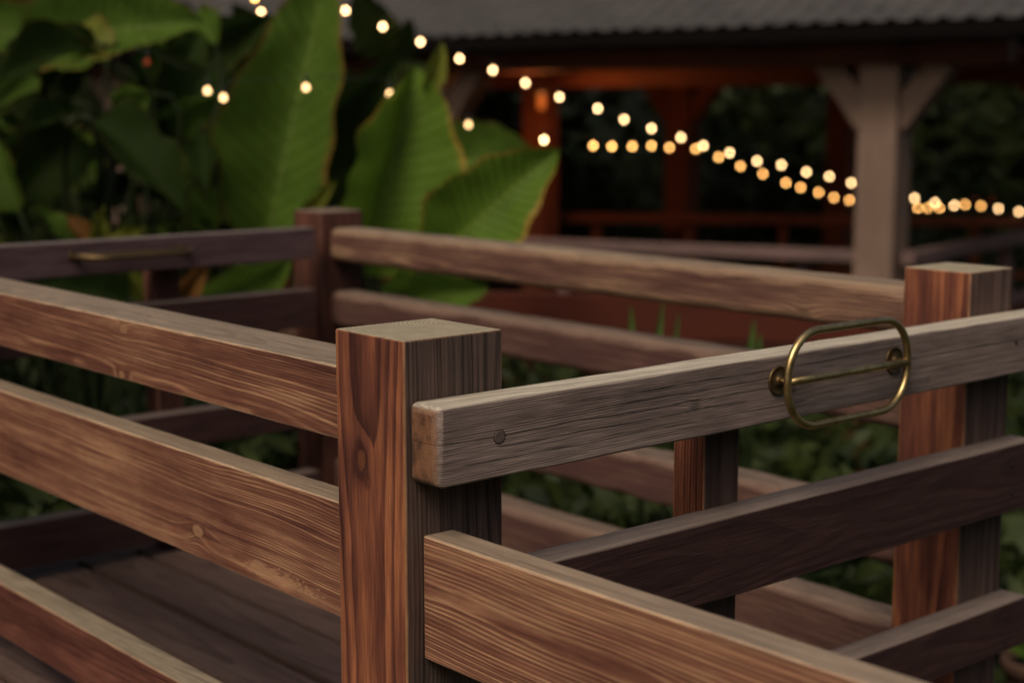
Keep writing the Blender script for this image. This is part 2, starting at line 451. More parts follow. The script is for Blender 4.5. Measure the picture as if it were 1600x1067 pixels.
# ---- gate bar side on the right
gt = empty('wooden_gate', wp(.63, 0, -.73), 'grey weathered gate bar with an upright brass oval handle over two darker rails', 'gate', 'barred gate sides of the platform')
barm = wood('grey_bar_wood', 'grey', (.05, -.22), (.0, .010), .0034, seed=31, wav=.016, streak=.75, contrast=.85, nl=.008, endc=(.20, .090, .042), topk=.95,
            knots=[(S * (.411 - .635), S * -.004, .0095), (S * (.600 - .635), S * -.005, .006), (S * (.904 - .635), S * -.026, .007), (S * (1.133 - .635), S * .004, .0045)],
            cracks=[(.004, -.75 * S, -.02 * S, .0007, .014), (.020, -.40 * S, -.05 * S, .0006, .010), (-.012, -.55 * S, -.12 * S, .0007, .012), (.034, -.45 * S, .1 * S, .0005, .012), (-.030, -.6 * S, .0, .0005, .008), (.012, .1 * S, .6 * S, .0005, .014)])
boardB('gate_bar', .004, 1.265, -.050, -.0005, -.156, -.068, barm, gt, 31, bev=.0035, endbev=.013, jit=.0008)
mdm = wood('dark_rail_wood', 'dark', (.12, .02), (.0, .02), .007, seed=35, wav=.05, topk=.9, streak=.6)
boardB('rail', .068, 1.205, -.050, -.0005, -.375, -.268, mdm, gt, 32, bev=.003)
boardB('rail', .068, 1.203, -.050, -.0005, -.602, -.523, mdm, gt, 33, bev=.003)
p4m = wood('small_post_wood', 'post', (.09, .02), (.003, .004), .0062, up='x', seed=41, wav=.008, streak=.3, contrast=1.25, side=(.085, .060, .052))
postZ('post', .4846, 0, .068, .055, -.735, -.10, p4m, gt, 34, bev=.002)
handle(gt, .693, -.050, -.101)
plugm = plain('plug_wood', (.125, .092, .082), .7, var=.4, sc=160, spec=.1)
gapm = plain('plug_gap', (.030, .020, .018), .9, spec=.0)
link('plug_seat', lathe_mesh([(.0005, -.0002), (.0112, -.0002), (.0112, .003)], 20, 'y'), gapm, gt, wp(.093, -.050, -.110))
link('wood_plug', lathe_mesh([(.0005, -.0010), (.0088, -.0010), (.0098, -.0004), (.0098, .004)], 20, 'y'), plugm, gt, wp(.093, -.050, -.110)).data.polygons.foreach_set('use_smooth', [False] * 80)
steel = plain('screw_steel', (.035, .03, .028), .5, .7, spec=.3)
for sx_, sz_ in ((1.133, -.107), (1.14, -.30), (1.14, -.345), (1.14, -.545), (1.14, -.585), (.10, -.30)):
    link('screw', lathe_mesh([(.0004, -.0006), (.0016, -.0010), (.0036, -.0014), (.0042, -.0006), (.0042, .003)], 14, 'y'), steel, gt, wp(sx_, -.050, sz_))

# ---- far railing
fr = empty('wooden_railing', wp(DX + .06, .06, -.73), 'brown timber railing beyond the grey bar, between the right post and far corner post', 'railing', 'railings of the timber platform')
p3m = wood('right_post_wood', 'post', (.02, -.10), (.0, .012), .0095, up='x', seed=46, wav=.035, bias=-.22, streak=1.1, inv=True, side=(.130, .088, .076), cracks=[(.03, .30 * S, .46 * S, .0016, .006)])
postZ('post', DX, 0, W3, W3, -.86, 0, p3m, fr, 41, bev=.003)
p2m = wood('corner_post_wood', 'brown', (.02, -.12), (.0, .012), .009, up='x', seed=49, topk=.7)
postZ('post', DX, DY, W3, W3, -.86, .004, p2m, fr, 42, bev=.003)
f1m = wood('far_rail_wood', 'far', (.02, -.05), (.0, .03), .007, knots=[(S * (.884 - .94), S * .02, .011), (S * (.334 - .94), S * -.024, .012)], seed=51, wav=.05)
boardA('rail', DX + .018, DX + .110, W3, DY, -.112, -.034, f1m, fr, 43, bev=.020)
f2m = wood('far_rail_wood_shaded', 'low', (.02, -.08), (.0, .02), .007, seed=54, wav=.05)  # darker wood: shade below the top rail is put into the colour
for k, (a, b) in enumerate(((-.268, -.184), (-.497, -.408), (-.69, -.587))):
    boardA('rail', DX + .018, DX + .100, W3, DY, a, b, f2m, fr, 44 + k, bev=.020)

# ---- gate bar side at the back left
bg_ = empty('wooden_gate', wp(.6, DY, -.73), 'dark gate side at the back left with a flat brass handle', 'gate', 'barred gate sides of the platform')
bbm = wood('back_bar_wood', 'plum', (.1, .0), (.0, .01), .006, seed=57, topk=.85)
bdm = wood('back_rail_wood_shaded', 'dark', (.1, .0), (.0, .01), .006, seed=58, topk=.7)  # lower rails darker than the bar, deep shade painted into the wood
boardB('gate_bar', -.02, DX - .050, DY - .050, DY - .0005, -.098, -.027, bbm, bg_, 51, bev=.003)
for k, (a, b) in enumerate(((-.258, -.170), (-.495, -.418), (-.700, -.604))):
    boardB('rail', .08, DX - .050, DY - .048, DY - .0005, a, b, bdm, bg_, 52 + k, bev=.003)
postZ('post', .638, DY, .062, .055, -.728, -.04, p2m, bg_, 56, bev=.003)
handle(bg_, .553, DY - .050, -.056, flat=True)

# ------------------------------------------------------------------ big-leaved plants
def leaf_mat(name, c, rim=(.20, .10, .025), rimk=.8, trans=.35, spec=.18):
    k = M(name); u = k.n('ShaderNodeTexCoord'); sp = k.n('ShaderNodeSeparateXYZ'); k.link(u.outputs['UV'], sp.inputs[0])
    t = X(k.nt, sp.outputs[0]); a = (X(k.nt, sp.outputs[1]) * 2 - 1).abs()
    x, y, z = k.coords(); n = k.noise(k.vec(x, y, z), 7, 4, .6)
    vein = ((t * 17 - a * 2.4).fract() - .5).abs().step(.0, .10, 1, 0)
    cc = k.scale(k.mix(0.0, c, c), n * .9 + .55)
    cc = k.mix(vein * .7, cc, tuple(min(1, q * 1.7) for q in c))
    cc = k.mix(a.step(.015, .06, 1, 0) * .6, cc, (c[0] * 1.9, c[1] * 1.5, c[2] * 2.2))
    n9 = k.noise(k.vec(x, y, z), 3.1, 3, .6)
    cc = k.mix((a + (n - .5) * .16 + (n9 - .5) * .35).step(.90, 1.0) * rimk, cc, rim)
    k.set('Base Color', cc); k.set('Roughness', .55); k.set('Specular IOR Level', spec)
    k.bump(vein * -1 + n * .6, .010, .9)
    tr = k.n('ShaderNodeBsdfTranslucent'); k.link(cc, tr.inputs[0])
    mx = k.n('ShaderNodeMixShader'); mx.inputs[0].default_value = trans
    k.link(k.b.outputs[0], mx.inputs[1]); k.link(tr.outputs[0], mx.inputs[2]); k.link(mx.outputs[0], k.out.inputs[0])
    return k.m
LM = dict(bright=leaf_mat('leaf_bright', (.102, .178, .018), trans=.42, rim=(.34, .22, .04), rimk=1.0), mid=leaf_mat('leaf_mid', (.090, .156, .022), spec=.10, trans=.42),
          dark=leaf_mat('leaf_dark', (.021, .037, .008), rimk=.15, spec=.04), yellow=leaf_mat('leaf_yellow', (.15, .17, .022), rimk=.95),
          rust=leaf_mat('leaf_rust', (.16, .07, .018), rimk=.9), blade=leaf_mat('leaf_blade', (.07, .15, .03), rimk=0.0))
stem_mat = plain('stem_green', (.016, .024, .008), .6, var=.35, spec=.1)

def leaf_mesh(L, W, kind='oval', fold=.25, droop=.12, wave=.03, seed=0, curl=0.0):
    nu, nv = 68, 14
    rnd = random.Random(seed); ph = rnd.random() * 6; curl_ = rnd.uniform(.15, .45)
    v, f, uv = [], [], []
    for i in range(nu + 1):
        t = i / nu
        if kind == 'oval': w = (math.sin(math.pi * min(1, t ** .72)) ** .75) if 0 < t < 1 else 0.0
        elif kind == 'ear': w = (max(0, math.sin(math.pi * (t * .93 + .07) ** .62)) ** .8)
        else: w = (1 - t) ** .6 * min(1, .35 + t * 3)
        w = max(w, .012) * W / 2
        for j in range(nv + 1):
            s = -1 + 2 * j / nv; a = abs(s)
            ed = 1 + .07 * math.sin(t * 13 + ph + s * 2) * a + .045 * math.sin(t * 31 + ph * 2 + s) * a
            y = s * w * ed
            z = fold * a * w + wave * L * math.sin(t * 11 + ph + (1.7 if s > 0 else 0)) * a * a - droop * L * t * t + curl * (y * y) / max(W, .01)
            z += curl_ * (1 - math.cos(s * 2.2)) * w + .017 * math.sin((t * 17 - a * 2.4) * 2 * math.pi) * a * (1 - a * .5) * W + .03 * W * mnoise.noise((t * 4 + seed, s * 1.6, seed * .7))
            v.append((t * L, y, z)); uv.append((t, j / nv))
    for i in range(nu):
        for j in range(nv):
            a_ = i * (nv + 1) + j; f.append((a_, a_ + nv + 1, a_ + nv + 2, a_ + 1))
    me = mesh('leaf', v, f, True)
    ul = me.uv_layers.new(name='UVMap')
    for l in me.loops: ul.data[l.index].uv = uv[l.vertex_index]
    return me

def leaf(plant, base, tip, W, mat, roll=0.0, kind='oval', fold=.25, droop=.10, wave=.03, seed=0, facing=None, root=None, rad=.012):
    base, tip = Vector(base), Vector(tip)
    ax = (tip - base); L = ax.length; ax.normalize()
    n = (facing if facing is not None else (CAM - base).normalized())
    n = (n - ax * n.dot(ax)).normalized(); n = Matrix.Rotation(roll, 3, ax) @ n
    b = n.cross(ax)
    me = leaf_mesh(L, W, kind, fold, droop, wave, seed)
    o = link('leaf', me, LM[mat], plant, base)
    o.rotation_euler = Matrix((ax, b, n)).transposed().to_euler()
    r = Vector(plant.location) if root is None else root
    r = r + Vector((random.uniform(-.05, .05), random.uniform(-.05, .05), 0))
    d0 = Vector((0, 0, 1)); pts = []
    H = (base - r).length
    for i in range(11):
        t = i / 10
        p = r * (1 - t) ** 3 + (r + d0 * H * .5) * 3 * t * (1 - t) ** 2 + (base - ax * H * .2) * 3 * t * t * (1 - t) + base * t ** 3
        pts.append(p - r)
    pm = tube_mesh(pts, [rad * (1.6 - .8 * i / 10) for i in range(11)], 7)
    link('petiole', pm, stem_mat, plant, r)
    return o

def plant_at(px, d, label, name='big_leaf_plant', group='large-leaved plants behind the platform'):
    p = at(px, 600, d); p.z = GZ - .02
    return empty(name, p, label, 'plant', group)
random.seed(4)
def px(n, d): return n * d / FPX
# tall bright leaf with a side lobe
A = plant_at(430, 6.9, 'tall plant with one upright broad green leaf above the far corner post')
leaf(A, at(412, 400, 6.7), at(510, -70, 6.5), px(180, 6.6), 'mid', -.25, 'oval', .20, .06, .024, 1)
leaf(A, at(462, 222, 7.05), at(622, 106, 6.9), px(130, 6.9), 'dark', .35, 'oval', .3, .1, .02, 2)
leaf(A, at(470, 330, 6.9), at(585, 230, 6.85), px(90, 6.9), 'dark', -.4, 'oval', .3, .1, .02, 4)
leaf(A, at(372, 420, 7.2), at(318, 180, 7.4), px(110, 7.3), 'mid', .5, 'oval', .3, .12, .02, 3)
# folded leaf with a pointed tip
B = plant_at(600, 6.3, 'plant with a folded green leaf ending in a curled point beside the far post')
leaf(B, at(566, 430, 6.2), at(655, 104, 6.2), px(198, 6.2), 'bright', .30, 'oval', .62, .05, .014, 5)
leaf(B, at(665, 148, 6.22), at(692, 66, 6.2), px(34, 6.2), 'yellow', .3, 'oval', .6, .05, .0, 6, root=at(600, 330, 6.25), rad=.006)
leaf(B, at(470, 340, 6.5), at(524, 284, 6.4), px(26, 6.4), 'yellow', .2, 'oval', .3, .05, .0, 7, rad=.006)
leaf(B, at(600, 470, 6.0), at(770, 430, 5.8), px(90, 5.9), 'mid', .2, 'oval', .2, .05, .02, 8)
# leaf leaning right with a yellow rim
C = plant_at(690, 5.9, 'plant with a yellow-rimmed leaf leaning right above the far railing')
leaf(C, at(672, 410, 5.7), at(872, 232, 5.6), px(150, 5.6), 'bright', -.15, 'oval', .14, .03, .010, 9)
leaf(C, at(660, 420, 5.9), at(745, 330, 5.85), px(90, 5.85), 'mid', .3, 'oval', .2, .05, .012, 10)
leaf(C, at(640, 470, 5.6), at(760, 452, 5.4), px(80, 5.5), 'mid', 0, 'oval', .2, .05, .012, 11)
# shaded leaf between
D = plant_at(760, 7.8, 'plant with one dull green drooping leaf in front of the pavilion post')
leaf(D, at(690, 262, 7.7), at(832, 226, 7.6), px(105, 7.6), 'mid', -.5, 'oval', .3, .25, .02, 12)
leaf(D, at(700, 300, 7.8), at(790, 318, 7.7), px(70, 7.6), 'dark', -.2, 'oval', .2, .2, .02, 13)
# left-hand thicket
F_ = plant_at(130, 6.6, 'plant at the far left with broad overlapping leaves in deep shade')
G_ = plant_at(280, 7.2, 'plant with ragged shaded leaves left of the tall bright leaf')
H_ = plant_at(20, 7.6, 'plant at the left picture edge with pale top leaves')
K_ = plant_at(190, 6.2, 'low plant with yellow and rusty leaves above the dark back rail')
leaf(H_, at(40, 70, 6.9), at(300, 20, 6.6), px(150, 6.8), 'mid', -.5, 'oval', .2, .12, .02, 21)
leaf(H_, at(150, 90, 7.4), at(-70, 20, 7.2), px(120, 7.3), 'mid', .4, 'oval', .2, .12, .02, 22)
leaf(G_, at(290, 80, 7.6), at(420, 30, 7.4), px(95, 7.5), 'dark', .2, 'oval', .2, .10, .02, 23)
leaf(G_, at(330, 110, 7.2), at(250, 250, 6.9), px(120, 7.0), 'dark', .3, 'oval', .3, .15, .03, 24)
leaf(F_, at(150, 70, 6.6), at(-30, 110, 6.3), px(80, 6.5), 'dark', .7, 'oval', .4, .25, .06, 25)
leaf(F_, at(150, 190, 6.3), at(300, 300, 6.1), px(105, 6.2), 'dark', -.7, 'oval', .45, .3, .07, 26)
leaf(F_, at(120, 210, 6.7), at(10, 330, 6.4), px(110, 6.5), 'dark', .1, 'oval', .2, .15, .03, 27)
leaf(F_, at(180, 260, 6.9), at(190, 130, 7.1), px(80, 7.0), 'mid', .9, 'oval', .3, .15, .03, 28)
leaf(F_, at(30, 330, 6.3), at(-20, 210, 6.3), px(80, 6.3), 'mid', -.6, 'oval', .3, .15, .03, 29)
leaf(G_, at(250, 190, 7.0), at(345, 160, 6.8), px(70, 7.0), 'mid', .6, 'oval', .3, .2, .04, 30)
leaf(G_, at(330, 360, 6.8), at(300, 230, 6.6), px(90, 6.7), 'mid', -.7, 'oval', .3, .1, .03, 31)
leaf(K_, at(120, 400, 6.0), at(172, 340, 5.9), px(44, 6.0), 'yellow', .9, 'oval', .3, .25, .09, 32, rad=.006)
leaf(K_, at(160, 410, 6.1), at(215, 352, 6.0), px(46, 6.0), 'yellow', -.8, 'oval', .3, .25, .09, 33, rad=.006)
leaf(K_, at(110, 390, 6.2), at(70, 320, 6.1), px(52, 6.0), 'mid', .8, 'oval', .3, .25, .09, 34, rad=.006)
leaf(K_, at(140, 380, 6.0), at(105, 335, 6.0), px(30, 6.0), 'rust', .3, 'oval', .3, .15, .04, 35, rad=.006)
leaf(K_, at(270, 470, 6.0), at(325, 412, 5.9), px(40, 6.0), 'rust', .3, 'oval', .3, .15, .04, 36, rad=.006)
leaf(K_, at(230, 480, 6.0), at(205, 420, 5.9), px(40, 6.0), 'yellow', .3, 'oval', .3, .15, .04, 37, rad=.006)
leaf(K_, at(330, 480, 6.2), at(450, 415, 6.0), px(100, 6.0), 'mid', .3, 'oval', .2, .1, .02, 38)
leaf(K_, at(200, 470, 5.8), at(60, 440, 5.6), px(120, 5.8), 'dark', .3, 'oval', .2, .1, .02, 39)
rr = random.Random(21)
for w in range(30):
    bx, byy = rr.uniform(-20, 340), rr.uniform(70, 390); dd = rr.uniform(6.4, 7.6)
    pl_ = (F_, G_, H_, K_)[w % 4]; a = rr.uniform(0, 6.28); ln = rr.uniform(60, 125)
    leaf(pl_, at(bx, byy, dd), at(bx + ln * math.cos(a), byy - ln * math.sin(a) * .8, dd - rr.uniform(-.2, .4)), px(rr.uniform(35, 75), dd),
         rr.choice(('mid', 'mid', 'dark', 'dark', 'yellow')), rr.uniform(-1.0, 1.0), 'oval', rr.uniform(.2, .7), rr.uniform(.1, .3), rr.uniform(.03, .07), 150 + w, rad=.007)
# taller shaded plants filling the thicket behind
rb = random.Random(9)
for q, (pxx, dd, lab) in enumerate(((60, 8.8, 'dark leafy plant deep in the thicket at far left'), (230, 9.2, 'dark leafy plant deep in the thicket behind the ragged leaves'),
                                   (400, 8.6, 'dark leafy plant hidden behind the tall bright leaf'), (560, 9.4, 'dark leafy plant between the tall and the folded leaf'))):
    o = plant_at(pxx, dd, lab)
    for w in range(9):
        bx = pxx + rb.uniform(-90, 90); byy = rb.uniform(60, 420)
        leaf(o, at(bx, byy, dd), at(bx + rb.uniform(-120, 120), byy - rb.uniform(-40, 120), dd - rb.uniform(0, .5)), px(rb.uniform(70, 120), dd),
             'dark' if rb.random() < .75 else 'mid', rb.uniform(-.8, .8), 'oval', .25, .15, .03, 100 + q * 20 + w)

# strap-leaved clumps behind the far railing
for q, (pxx, dd, tips, lab) in enumerate((
        (1010, 5.0, ((985, 476), (1040, 470), (1075, 500)), 'clump of upright strap leaves showing between the two upper far rails'),
        (1180, 5.2, ((1178, 498), (1190, 520)), 'short strap leaves beside the brass handle behind the far railing'))):
    p = at(pxx, 620, dd); p.z = GZ
    o = empty('strap_leaf_plant', p, lab, 'plant', 'strap-leaved plants')
    for w, (tx, ty) in enumerate(tips):
        leaf(o, at(pxx + (w - 1) * 14, 640, dd), at(tx, ty, dd - .05 * w), px(20, dd), 'blade', .3 * w, 'strap', .2, .12 * (w - .3), .0, 300 + w, rad=.005)

# ------------------------------------------------------------------ pavilion
PC = at(1384, 168, 10.0); PC.z = -0.75
CDIR = (RT * -math.sin(math.radians(53.2)) + FH * math.cos(math.radians(53.2)))
PROT = math.atan2(CDIR.y, CDIR.x)
pav = empty('pavilion', PC, 'open timber pavilion with ribbed metal roof and red-lit posts beyond the leaves', 'pavilion')
pav.rotation_euler = (0, 0, PROT)
def tim(name, pal, c, var=.3):
    k = M(name); x, y, z = k.coords()
    n = k.noise(k.vec(x * 3, y * 30, z * 30), 1, 4, .6); n2 = k.noise(k.vec(x, y, z), 2.2, 3)
    k.set('Base Color', k.scale(k.mix(0.0, c, c), (n * .8 + .6) * (n2 * .8 + .6))); k.set('Roughness', .7); k.set('Specular IOR Level', .25); k.bump(n, .002)
    return k.m
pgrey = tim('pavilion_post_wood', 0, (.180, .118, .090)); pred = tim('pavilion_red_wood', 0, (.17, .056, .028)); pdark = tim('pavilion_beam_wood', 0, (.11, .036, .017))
def ploc(name, me, mat, loc, rot=None, parent=pav):
    o = bpy.data.objects.new(name, me); col.objects.link(o)
    if not me.materials: me.materials.append(mat)
    o.parent = parent; o.location = loc
    if rot: o.rotation_euler = rot
    return o
PW = .265; BZ0, BZ1 = 2.285, 2.43          # heights over the pavilion floor
DEP = 3.67
front = [0, 3.67, 7.34]; 
post_me = {}
def ppost(u, v, mat, w=PW):
    key = (mat.name, w)
    if key not in post_me:
        me = lumber_mesh(BZ0, w, w, bev=.012, jit=.002, seed=70 + len(post_me)); me.materials.append(mat); post_me[key] = me
    return ploc('post', post_me[key], None if post_me[key].materials else mat, (u, -v, BZ0 / 2), (0, -math.pi / 2, 0))
for u in front: ppost(u, 0, pgrey)
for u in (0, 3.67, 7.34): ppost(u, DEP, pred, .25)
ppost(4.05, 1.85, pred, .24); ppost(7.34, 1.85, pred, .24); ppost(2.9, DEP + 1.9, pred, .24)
bl = 7.34 + 1.6
for v in (0, DEP): ploc('beam', lumber_mesh(bl, .20, BZ1 - BZ0, bev=.01, seed=80), pdark, (3.67, -v, (BZ0 + BZ1) / 2))
ploc('beam', lumber_mesh(bl, .14, .22, bev=.01, seed=81), pdark, (3.67, -1.85, BZ1 - .13))
for u in front: ploc('cross_beam', lumber_mesh(DEP - .22, .16, .16, bev=.01, seed=82), pdark, (u + .002, -DEP / 2, BZ1 - .05), (0, 0, math.pi / 2))
def brace(u, v, s, mat):
    L = .50
    ploc('brace', lumber_mesh(L, .17, .165, bev=.008, seed=83), mat, (u + s * (PW / 2 + .115), -v, BZ0 - .165), (0, s * -math.radians(52), 0))
for u in front:
    for s in (-1, 1):
        brace(u, 0, s, pgrey); brace(u, DEP, s, pred)
# rafters and ribbed metal roof
SL = math.atan(.49); EAVE_V = -.44; EAVE_Z = 2.535; RL = 4.1
u0, u1 = -1.4, 9.2
raf = lumber_mesh(RL, .07, .13, bev=.006, seed=90)
u = u0 + .3
while u < u1:
    hor = RL / 2 * math.cos(SL)
    ploc('rafter', raf, pdark, (u, -(EAVE_V + .10 + hor), EAVE_Z - .085 + (.10 + hor) * .49), (0, -SL, -math.pi / 2))
    u += .92
roofm = M('ribbed_metal'); rx, ry, rz = roofm.coords()
rn = roofm.noise(roofm.vec(rx * 2, ry * 9, rz), 1, 5, .6)
roofm.set('Base Color', roofm.ramp(rn, [(.3, (.038, .033, .031)), (.7, (.088, .078, .070))])); roofm.set('Metallic', .25); roofm.set('Roughness', .55)
def sheet(w, L, rib=.165):
    prof = []
    n = int(round(w / rib))
    for i in range(n):
        a = i * rib
        prof += [(a, 0), (a + rib * .50, 0), (a + rib * .66, .022), (a + rib * .84, .022)]
    prof.append((n * rib, 0))
    v, f = [], []
    for yy in (0, L):
        for (a, h) in prof: v.append((a, yy, h))
    for yy in (0, L):
        for (a, h) in prof: v.append((a, yy, h - .002))
    k = len(prof)
    for i in range(k - 1):
        f.append((i, i + 1, k + i + 1, k + i)); f.append((2 * k + i, 3 * k + i, 3 * k + i + 1, 2 * k + i + 1)); f.append((i, 2 * k + i, 2 * k + i + 1, i + 1))
    return mesh('sheet', v, f)
sm = sheet(.99, RL + .05); sm.materials.append(roofm.m)
u = u0; i = 0
while u < u1:
    o = ploc('roof_sheet', sm, None, (u, -EAVE_V, EAVE_Z + .003 * (i % 2)), None)
    o.rotation_euler = Matrix(((1, 0, 0), (0, -math.cos(SL), -math.sin(SL)), (0, math.sin(SL), -math.cos(SL)))).to_euler()
    o.rotation_euler = (Matrix.Rotation(-SL, 4, 'X') @ Matrix.Diagonal((1, -1, 1, 1))).to_3x3().to_euler() if False else (0, 0, 0)
    o.matrix_local = Matrix.Translation((u + .99, -EAVE_V, EAVE_Z + .003 * (i % 2))) @ Matrix.Rotation(math.pi, 4, 'Z') @ Matrix.Rotation(SL, 4, 'X')
    u += .99; i += 1
# far slope so that the roof closes
o = ploc('roof_slope', box_mesh(u1 - u0, RL, .03, 0), roofm.m, (0, 0, 0))
hor = (RL + .05) * math.cos(SL)
o.matrix_local = Matrix.Translation(((u0 + u1) / 2 + .05, -(EAVE_V + hor * 1.5 + .02), EAVE_Z + hor * .5 * .49 * 1.0 - .02)) @ Matrix.Rotation(math.pi, 4, 'Z') @ Matrix.Rotation(-SL, 4, 'X')
ploc('gutter', lumber_mesh(u1 - u0 + .1, .10, .10, bev=.02, seed=92), plain('gutter_shade', (.006, .005, .005), .95, spec=.0), ((u0 + u1) / 2 + .05, -(EAVE_V - .045), EAVE_Z - .075))  # near-black colour stands in for the shadow under the eave
ploc('floor', box_mesh(9.6, 6.6, .10, .01), tim('pavilion_floor_wood', 0, (.10, .05, .035)), (3.8, -2.6, -.05))

# wall lantern on the inner post
lpos = pav.matrix_world  # evaluated below through explicit maths
def pw(u, v, z):
    c, s = math.cos(PROT), math.sin(PROT)
    return Vector((PC.x + c * u + s * v, PC.y + s * u - c * v, PC.z + z))
def wl(name, me, mat, parent, loc): return link(name, me, mat, parent, loc)
LP = at(846, 160, 13.0)
lan = empty('wall_lantern', LP, 'small orange glowing lantern on the inner pavilion post', 'lantern')
em = M('lantern_glow'); em.set('Base Color', (.02, .01, .005)); em.set('Specular IOR Level', .0); em.set('Emission Color', (1.0, .20, .03)); em.b.inputs['Emission Strength'].default_value = .35
link('glass', lathe_mesh([(.012, -.06), (.030, -.05), (.034, .03), (.026, .06), (.012, .065)], 16), em.m, lan, LP)
blackm = plain('black_iron', (.012, .011, .010), .5)
link('cap', lathe_mesh([(.085, .066), (.06, .09), (.02, .115), (.008, .14)], 16), blackm, lan, LP)
link('bracket', tube_mesh([(0, 0, .13), (.04, .10, .16), (.10, .24, .12)], .012, 8), blackm, lan, LP)
pl = bpy.data.lights.new('lantern_light', 'POINT'); pl.energy = 17; pl.color = (1.0, .34, .09); pl.shadow_soft_size = .08
plo = bpy.data.objects.new('lantern_light', pl); col.objects.link(plo); plo.location = LP + Vector((-.12, -.14, -.02))

# ------------------------------------------------------------------ railings by the pavilion
def rail_fence(name, label, a, b, h, mat, n, levels, sec=(.09, .075), z0=-.75):
    a, b = Vector(a), Vector(b); d = b - a; L = math.hypot(d.x, d.y); ang = math.atan2(d.y, d.x)
    o = empty(name, Vector((a.x, a.y, z0)), label, 'railing', 'railings by the pavilion')
    for lv, hh in levels:
        me = lumber_mesh(L, sec[0], hh, bev=.006, jit=.001, seed=int(lv * 100))
        q = link('rail', me, mat, o, Vector(((a.x + b.x) / 2, (a.y + b.y) / 2, z0 + lv))); q.rotation_euler = (0, 0, ang)
    pm = lumber_mesh(h - .04, .085, .085, bev=.006, jit=.001, seed=7)
    for i in range(n):
        t = (i + .5) / n
        q = link('post', pm, mat, o, Vector((a.x + d.x * t, a.y + d.y * t, z0 + (h - .04) / 2)) + Vector((-math.sin(ang), math.cos(ang), 0)) * (sec[0] / 2 + .05))
        q.rotation_euler = (0, -math.pi / 2, ang)
    return o
pplum = tim('plum_rail_wood', 0, (.125, .078, .072))
rail_fence('pavilion_railing', 'plum grey railing running left from the pale pavilion post', at(790, 374, 11.15), at(1350, 396, 10.15), 1.13, pplum, 3, ((1.07, .075), (.62, .07), (.2, .07)))
rail_fence('pavilion_railing', 'plum grey railing turning away to the right of the pale pavilion post', at(1418, 398, 9.95), at(1640, 365, 12.2), 1.13, pplum, 2, ((1.07, .085), (.62, .07)))
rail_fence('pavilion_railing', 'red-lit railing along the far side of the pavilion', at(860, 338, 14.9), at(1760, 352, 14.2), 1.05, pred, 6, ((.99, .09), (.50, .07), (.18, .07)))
# low red plank wall before the pavilion
wa, wb = at(700, 480, 8.6), at(1560, 520, 8.2)
ang = math.atan2(wb.y - wa.y, wb.x - wa.x); Lw = math.hypot(wb.x - wa.x, wb.y - wa.y)
wall = empty('plank_wall', Vector((wa.x, wa.y, GZ)), 'low red-brown plank wall seen between the far rails', 'wall')
zz = GZ
for i, hh in enumerate((.30, .30, .28, .25)):
    me = lumber_mesh(Lw, .05, hh - .006, bev=.006, seed=95 + i)
    q = link('plank', me, tim('red_plank_%d' % i, 0, ((.048, .009, .004), (.056, .010, .004), (.036, .008, .004), (.066, .012, .005))[i]), wall, Vector(((wa.x + wb.x) / 2, (wa.y + wb.y) / 2, zz + hh / 2)))
    q.rotation_euler = (0, 0, ang); zz += hh

# ------------------------------------------------------------------ string lights
def bulb_mat(name, c, st):
    k = M(name); k.set('Base Color', (.10, .03, .015)); k.set('Specular IOR Level', .1); k.set('Emission Color', c); k.b.inputs['Emission Strength'].default_value = st; k.m.cycles.emission_sampling = 'NONE'; return k.m
BM = [bulb_mat('bulb_warm', (1.0, .60, .27), 16.0), bulb_mat('bulb_amber', (1.0, .47, .13), 15.0), bulb_mat('bulb_ember', (1.0, .14, .04), .16), bulb_mat('bulb_soft', (1.0, .60, .26), 4.6)]
bulb_me = [lathe_mesh([(.004, .014), (.006, .010), (.0098, .004), (.0112, -.002), (.0096, -.008), (.005, -.0115), (.001, -.0125)], 12) for _ in BM]
for me, mt in zip(bulb_me, BM): me.materials.append(mt)
sock = lathe_mesh([(.006, .045), (.008, .042), (.008, .016), (.0065, .013)], 10); sock.materials.append(plain('socket_black', (.01, .01, .01), .5))
cable_m = plain('cable_black', (.01, .01, .01), .6)
def interp(tab, x):
    for (x0, d0), (x1, d1) in zip(tab, tab[1:]):
        if x <= x1: return d0 + (d1 - d0) * (x - x0) / (x1 - x0)
    return tab[-1][1]
def string(label, pts, tab):
    P = [at(x, y, interp(tab, x)) for x, y, k in pts]
    o = empty('string_lights', P[0], label, 'string lights', 'string lights across the garden')
    cab = []
    for i, p in enumerate(P):
        b = link('bulb', bulb_me[pts[i][2]], None, o, p)
        q = bpy.data.objects.new('socket', sock); col.objects.link(q); q.parent = b
        cab.append(p + Vector((0, 0, .055)))
        if i + 1 < len(P): cab.append((p + P[i + 1]) / 2 + Vector((0, 0, .045)))
    link('cable', tube_mesh([c - P[0] for c in cab], .0016, 6), cable_m, o, P[0])
string('upper string of warm white bulbs descending from the tall leaf to the right edge',
       [(x, y, 0) for x, y in ((407, 20), (422, 37), (540, 17), (598, 42), (657, 66), (718, 92), (770, 110), (821, 130), (874, 152), (934, 170), (975, 187), (1018, 201), (1064, 215), (1099, 228), (1140, 239), (1183, 252), (1221, 258), (1260, 269), (1296, 276), (1330, 286), (1429, 310), (1461, 317), (1491, 321), (1560, 326), (1592, 331))][2:],
       ((300, 8.2), (540, 9.0), (821, 10.0), (1000, 10.8), (1200, 11.8), (1330, 12.6), (1430, 13.2), (1600, 14.4)))
